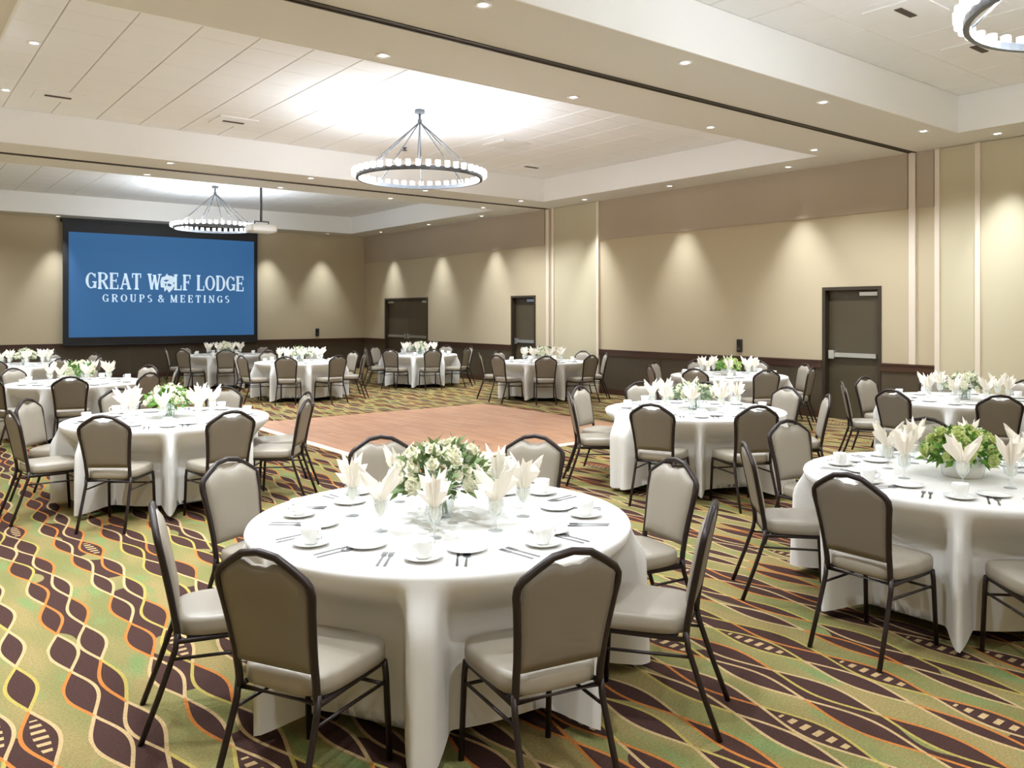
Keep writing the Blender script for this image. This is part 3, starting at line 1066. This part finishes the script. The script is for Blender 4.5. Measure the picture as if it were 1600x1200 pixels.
def cutlery(kind):
    b = MB()
    b.rings([[(-.006, -.09, 0), (.006, -.09, 0), (.006, -.09, .003), (-.006, -.09, .003)],
             [(-.004, .01, 0), (.004, .01, 0), (.004, .01, .003), (-.004, .01, .003)],
             [(-.004, .03, 0), (.004, .03, 0), (.004, .03, .003), (-.004, .03, .003)]], smooth=False)
    if kind == 'fork':
        b.rings([[(-.004, .03, 0), (.004, .03, 0), (.004, .03, .003), (-.004, .03, .003)],
                 [(-.011, .045, 0), (.011, .045, 0), (.011, .045, .003), (-.011, .045, .003)],
                 [(-.011, .06, 0), (.011, .06, 0), (.011, .06, .003), (-.011, .06, .003)]], smooth=False)
        for k in range(4):
            x = -.0095 + k * .0063
            b.box(x - .0016, x + .0016, .06, .1, 0, .003)
    elif kind == 'knife':
        b.rings([[(-.004, .03, 0), (.006, .03, 0), (.006, .03, .003), (-.004, .03, .003)],
                 [(-.004, .1, 0), (.009, .1, 0), (.009, .1, .002), (-.004, .1, .002)],
                 [(-.004, .125, 0), (-.001, .125, 0), (-.001, .125, .002), (-.004, .125, .002)]], smooth=False)
    else:
        for t0 in (0,):
            rs = []
            for z, k in ((0, .6), (.002, 1.0), (.005, 1.05), (.0045, .9), (.002, .3)):
                rs.append([(.017 * k * math.cos(2 * PI * j / 14), .055 + .026 * k * math.sin(2 * PI * j / 14), z) for j in range(14)])
            b.rings(rs)
    return b.mesh(kind, 'silver')


CUT = {k: cutlery(k) for k in ('fork', 'knife', 'spoon')}
LEAVES = ('leaf', 'leaf_b', 'leaf_g')


def blossom_mesh(m_, seed):
    rng = random.Random(seed)
    b = MB()
    for lay, (cnt, tilt, ln, wd) in enumerate(((6, .35, .034, .020), (6, .8, .030, .018), (5, 1.25, .022, .014))):
        for k in range(cnt):
            a = 2 * PI * k / cnt + lay * .5 + rng.uniform(-.15, .15)
            d = Vector((math.cos(a) * math.cos(tilt), math.sin(a) * math.cos(tilt), math.sin(tilt)))
            s = Vector((-math.sin(a), math.cos(a), 0))
            u = Vector((0, 0, .006))
            p0 = Vector((0, 0, .004 * lay))
            m1 = p0 + d * ln * .6 + u * .2
            b.add([p0, m1 - s * wd, m1 + s * wd, p0 + d * ln + u], [(0, 1, 2), (1, 3, 2)], True)
    b.lathe([(.002, -.004), (.015, .0), (.018, .012), (.011, .022), (.002, .026)], 8)
    return b.mesh('blossom', m_)


BLOS = {k: blossom_mesh(k, i) for i, k in enumerate(('petal', 'petal_g'))}


def centrepiece(x, y, kind, label, seed):
    """kind: (vase, leaf material, petal material, radius, dome height, leaves, blossoms, lift)"""
    vase, lm, pm, R, H, nl, nb, z0 = kind
    rng = random.Random(seed)
    e = tag(empty('flower_centrepiece', (x, y, TZ), rng.uniform(0, 6)), label, 'flowers', 'table centrepieces')
    if vase == 'bowl':
        MB().lathe([(.10, 0), (.112, .004), (.122, .05), (.128, .105), (.122, .105), (.116, .05), (.1, .012), (.002, .012)], 28).build('bowl', 'china', e)
    else:
        MB().lathe([(.055, 0), (.06, .003), (.062, .07), (.066, .14), (.062, .14), (.058, .07), (.052, .01), (.002, .01)], 20).build('vase', 'glass', e)
        sb = MB()
        for k in range(9):
            a = 2 * PI * k / 9
            sb.tube([(.03 * math.cos(a), .03 * math.sin(a), .015), (.02 * math.cos(a + .5), .02 * math.sin(a + .5), .08), (.05 * math.cos(a + .7), .05 * math.sin(a + .7), .2)], .004, 5)
        sb.build('stem', lm, e)

    def dome(u, sh):
        a = rng.uniform(0, 2 * PI)
        el = math.asin(max(-.25, min(1, u)))
        d = Vector((math.cos(a) * math.cos(el), math.sin(a) * math.cos(el), math.sin(el)))
        return d, Vector((d.x * R * sh, d.y * R * sh, z0 + max(-.03, d.z) * H * sh))
    lb = MB()
    for k in range(nl):
        d, p = dome(rng.uniform(-.25, 1), rng.uniform(.55, 1.08))
        ax = (d + Vector((rng.uniform(-.7, .7), rng.uniform(-.7, .7), rng.uniform(-.6, .5)))).normalized()
        s = ax.cross(Vector((rng.uniform(-1, 1), rng.uniform(-1, 1), .4))).normalized()
        up = s.cross(ax)
        ln, wd = rng.uniform(.045, .085), rng.uniform(.010, .019)
        q0, q3 = p, p + ax * ln - up * ln * .12
        mid = p + ax * ln * .45 + up * ln * .08
        lb.add([q0, mid - s * wd - up * .004, mid, mid + s * wd - up * .004, q3], [(0, 1, 2), (0, 2, 3), (1, 4, 2), (2, 4, 3)], True)
    fo = lb.build('foliage', lm, e)
    fo['kind'] = 'stuff'
    for k in range(nb):
        d, p = dome(((k + .5) / nb) * 1.0, rng.uniform(.9, 1.05))
        o = link('blossom', BLOS[pm], e, p)
        o.rotation_euler = d.to_track_quat('Z', 'Y').to_euler()
        sc = rng.uniform(.9, 1.6)
        o.scale = (sc, sc, sc)
    return e


ROSE = ('vase', 'leaf', 'petal', .205, .18, 360, 66, .16)
HYDR = ('bowl', 'leaf_b', 'petal_g', .20, .15, 400, 44, .12)
LEAFY = ('vase', 'leaf_b', 'petal', .18, .14, 300, 46, .14)
TRAIL = ('vase', 'leaf_g', 'petal', .22, .11, 300, 44, .13)
PALE = ('vase', 'leaf_g', 'petal', .17, .14, 170, 44, .14)

# name, lateral, depth, chairs [(angle seen from the table, seat distance)], settings offset, centrepiece, phrase, chair colour note, detail
RING = lambda off, r=1.06: [(((off + 45 * k + 180) % 360) - 180, r) for k in range(8)]
TABLES = [
    ('A', -.345, 4.00, [(-24, .99), (25, .99), (-68, .99), (69, 1.0), (-116, 1.10), (115, 1.10), (-160, 1.24), (162, 1.27)], 0, ROSE,
     'the cream-rose table', 2),
    ('B', 2.75, 5.00, [(-51, 1.03), (-8, 1.0), (-99, .99), (-153, 1.12), (161, 1.2), (40, 1.03), (82, 1.03), (120, 1.1)], -29, HYDR,
     'the white-bowl table', 2),
    ('C', -3.27, 7.80, [(0, .96), (45, 1.02), (-46, 1.02), (-91, 1.06), (90, 1.02), (122, 1.06), (-138, 1.2), (178, 1.06)], 22, LEAFY,
     'the bright-leaf bouquet table', 2),
    ('D', 1.89, 8.50, [(13, .98), (-30, .98), (-90, 1.0), (-122, 1.04), (80, 1.02), (118, 1.04), (163, 1.06), (-165, 1.06)], -8, TRAIL,
     'the spreading-greenery table', 2),
    ('E', 3.49, 13.2, RING(9, 1.02), 31, HYDR[:3] + (.17, .13, 260, 26, .12), 'the table below the control box', 1),
    ('F', 5.22, 9.45, RING(-15, 1.02), 8, PALE, 'the table beside the closet doors', 1),
    ('H', .64, 17.0, RING(0, 1.02), 22, PALE, 'the single-door table', 1),
    ('I', -2.26, 20.0, RING(20, 1.02), 42, PALE, 'the table before the double doors', 1),
    ('J', -4.36, 16.9, RING(2, 1.02), 24, PALE, 'the table beyond the dance floor', 1),
    ('K', -6.93, 19.8, RING(20, 1.04), 42, PALE, 'the table right under the screen', 1),
    ('L', -6.25, 11.8, RING(24, 1.02), 46, LEAFY[:3] + (.18, .14, 260, 30, .14), 'the table behind the bright-leaf table', 1),
    ('N', -9.38, 15.8, RING(10, 1.04), 32, PALE, 'the table beside the screen', 1),
]


SIDES = ['door side', 'far-corner side', 'screen side', 'screen side away from doors', 'side away from doors',
         'side away from both', 'side away from screen', 'door side off screen']


def side_names(angs):
    """name eight places around a table by the wall they lie towards"""
    n = len(angs)
    order = sorted(range(n), key=lambda i: angs[i] % (2 * PI))
    best = None
    for off in range(8):
        err = 0
        for q, i in enumerate(order):
            d = (angs[i] - ((q + off) % 8) * PI / 4 + PI) % (2 * PI) - PI
            err += d * d
        if best is None or err < best[0]:
            best = (err, off)
    out = [None] * n
    for q, i in enumerate(order):
        out[i] = SIDES[(q + best[1]) % 8]
    return out


def item(name, me, x, y, z, rz, label, cat, group):
    o = link(name, me, None, (x, y, z), rz)
    return tag(o, label, cat, group)


for ti, (tn, lat, dep, chairs, soff, cp, phrase, detail) in enumerate(TABLES):
    cx, cy = at(lat, dep)
    rng = random.Random(100 + ti)
    t = tag(empty('round_table', (cx, cy, 0), rng.uniform(0, 3)), 'round folding table, ' + phrase, 'table', 'round banquet tables')
    link('tabletop', top_me, t)
    for rz in (0, PI):
        link('leg', leg_me, t, rz=rz)
        link('leg', leg2_me, t, rz=rz)
        link('leg_brace', bar_me, t, rz=rz)

    def world_dir(phi):
        p = math.radians(phi)
        dl, dd = math.sin(p), -math.cos(p)
        x, y = dd * SN + dl * CN, dd * CN - dl * SN
        return x, y
    angs = []
    sides = side_names([math.atan2(world_dir(p)[1], world_dir(p)[0]) for p, _ in chairs])
    for (phi, r), sd in zip(chairs, sides):
        dx, dy = world_dir(phi)
        angs.append((math.atan2(dy, dx), r))
        jit = math.radians(rng.uniform(-3, 3))
        place_chair(cx + dx * r, cy + dy * r, math.atan2(dx, -dy) + jit,
                    'taupe banquet chair at %s, %s' % (phrase, sd), 'chairs around ' + phrase)
    cl = tag(link('tablecloth', cloth_mesh(angs, 50 + ti), None, (cx, cy, 0)), 'white floor-length cloth draped over ' + phrase, 'tablecloth', 'white tablecloths')
    centrepiece(cx, cy, cp, 'white and green flower centrepiece on ' + phrase, 300 + ti)
    ssides = side_names([math.atan2(world_dir(soff + 45 * k)[1], world_dir(soff + 45 * k)[0]) for k in range(8)])
    for k in range(8):
        phi = soff + 45 * k
        where = '%s, %s' % (phrase, ssides[k])
        dx, dy = world_dir(phi)
        tx, ty = -dy, dx                       # the diner's right when facing the table centre

        def pos(r, s):
            return cx + dx * r + tx * s, cy + dy * r + ty * s
        rz = math.atan2(dx, -dy)
        j = lambda a=.015: rng.uniform(-a, a)
        x, y = pos(.70 + j(), j())
        item('saucer', saucer_me, x, y, TZ, 0, 'white saucer on ' + where, 'saucer', 'saucers on ' + phrase)
        cpo = tag(empty('coffee_cup', (x, y, TZ + .0065), rng.uniform(-1, 1) + rz), 'white coffee cup on ' + where, 'cup', 'cups on ' + phrase)
        link('cup_bowl', cup_b, cpo)
        link('cup_handle', cup_h, cpo)
        x, y = pos(.56 + j(), .16 + j())
        item('bread_plate', plate_me2, x, y, TZ, 0, 'small white bread plate on ' + where, 'plate', 'bread plates on ' + phrase)
        x, y = pos(.40 + j(.04), -.02 + j(.04))
        item('water_goblet', goblet_me, x, y, TZ, 0, 'clear goblet on ' + where, 'goblet', 'goblets on ' + phrase)
        item('fan_napkin', napkin_me, x, y, TZ, rng.uniform(0, 6.28), 'ivory fan napkin on ' + where, 'napkin', 'napkins on ' + phrase)
        if detail == 2:
            for nm, r, s, word in (('fork', .71, -.15, 'inner fork'), ('fork', .70, -.185, 'outer fork'), ('knife', .70, .125, 'knife'), ('spoon', .705, .165, 'spoon')):
                x, y = pos(r + j(.006), s + j(.004))
                item(nm, CUT[nm], x, y, TZ, rz + j(.06), 'steel %s on %s' % (word, where), nm, nm + 's on ' + phrase)
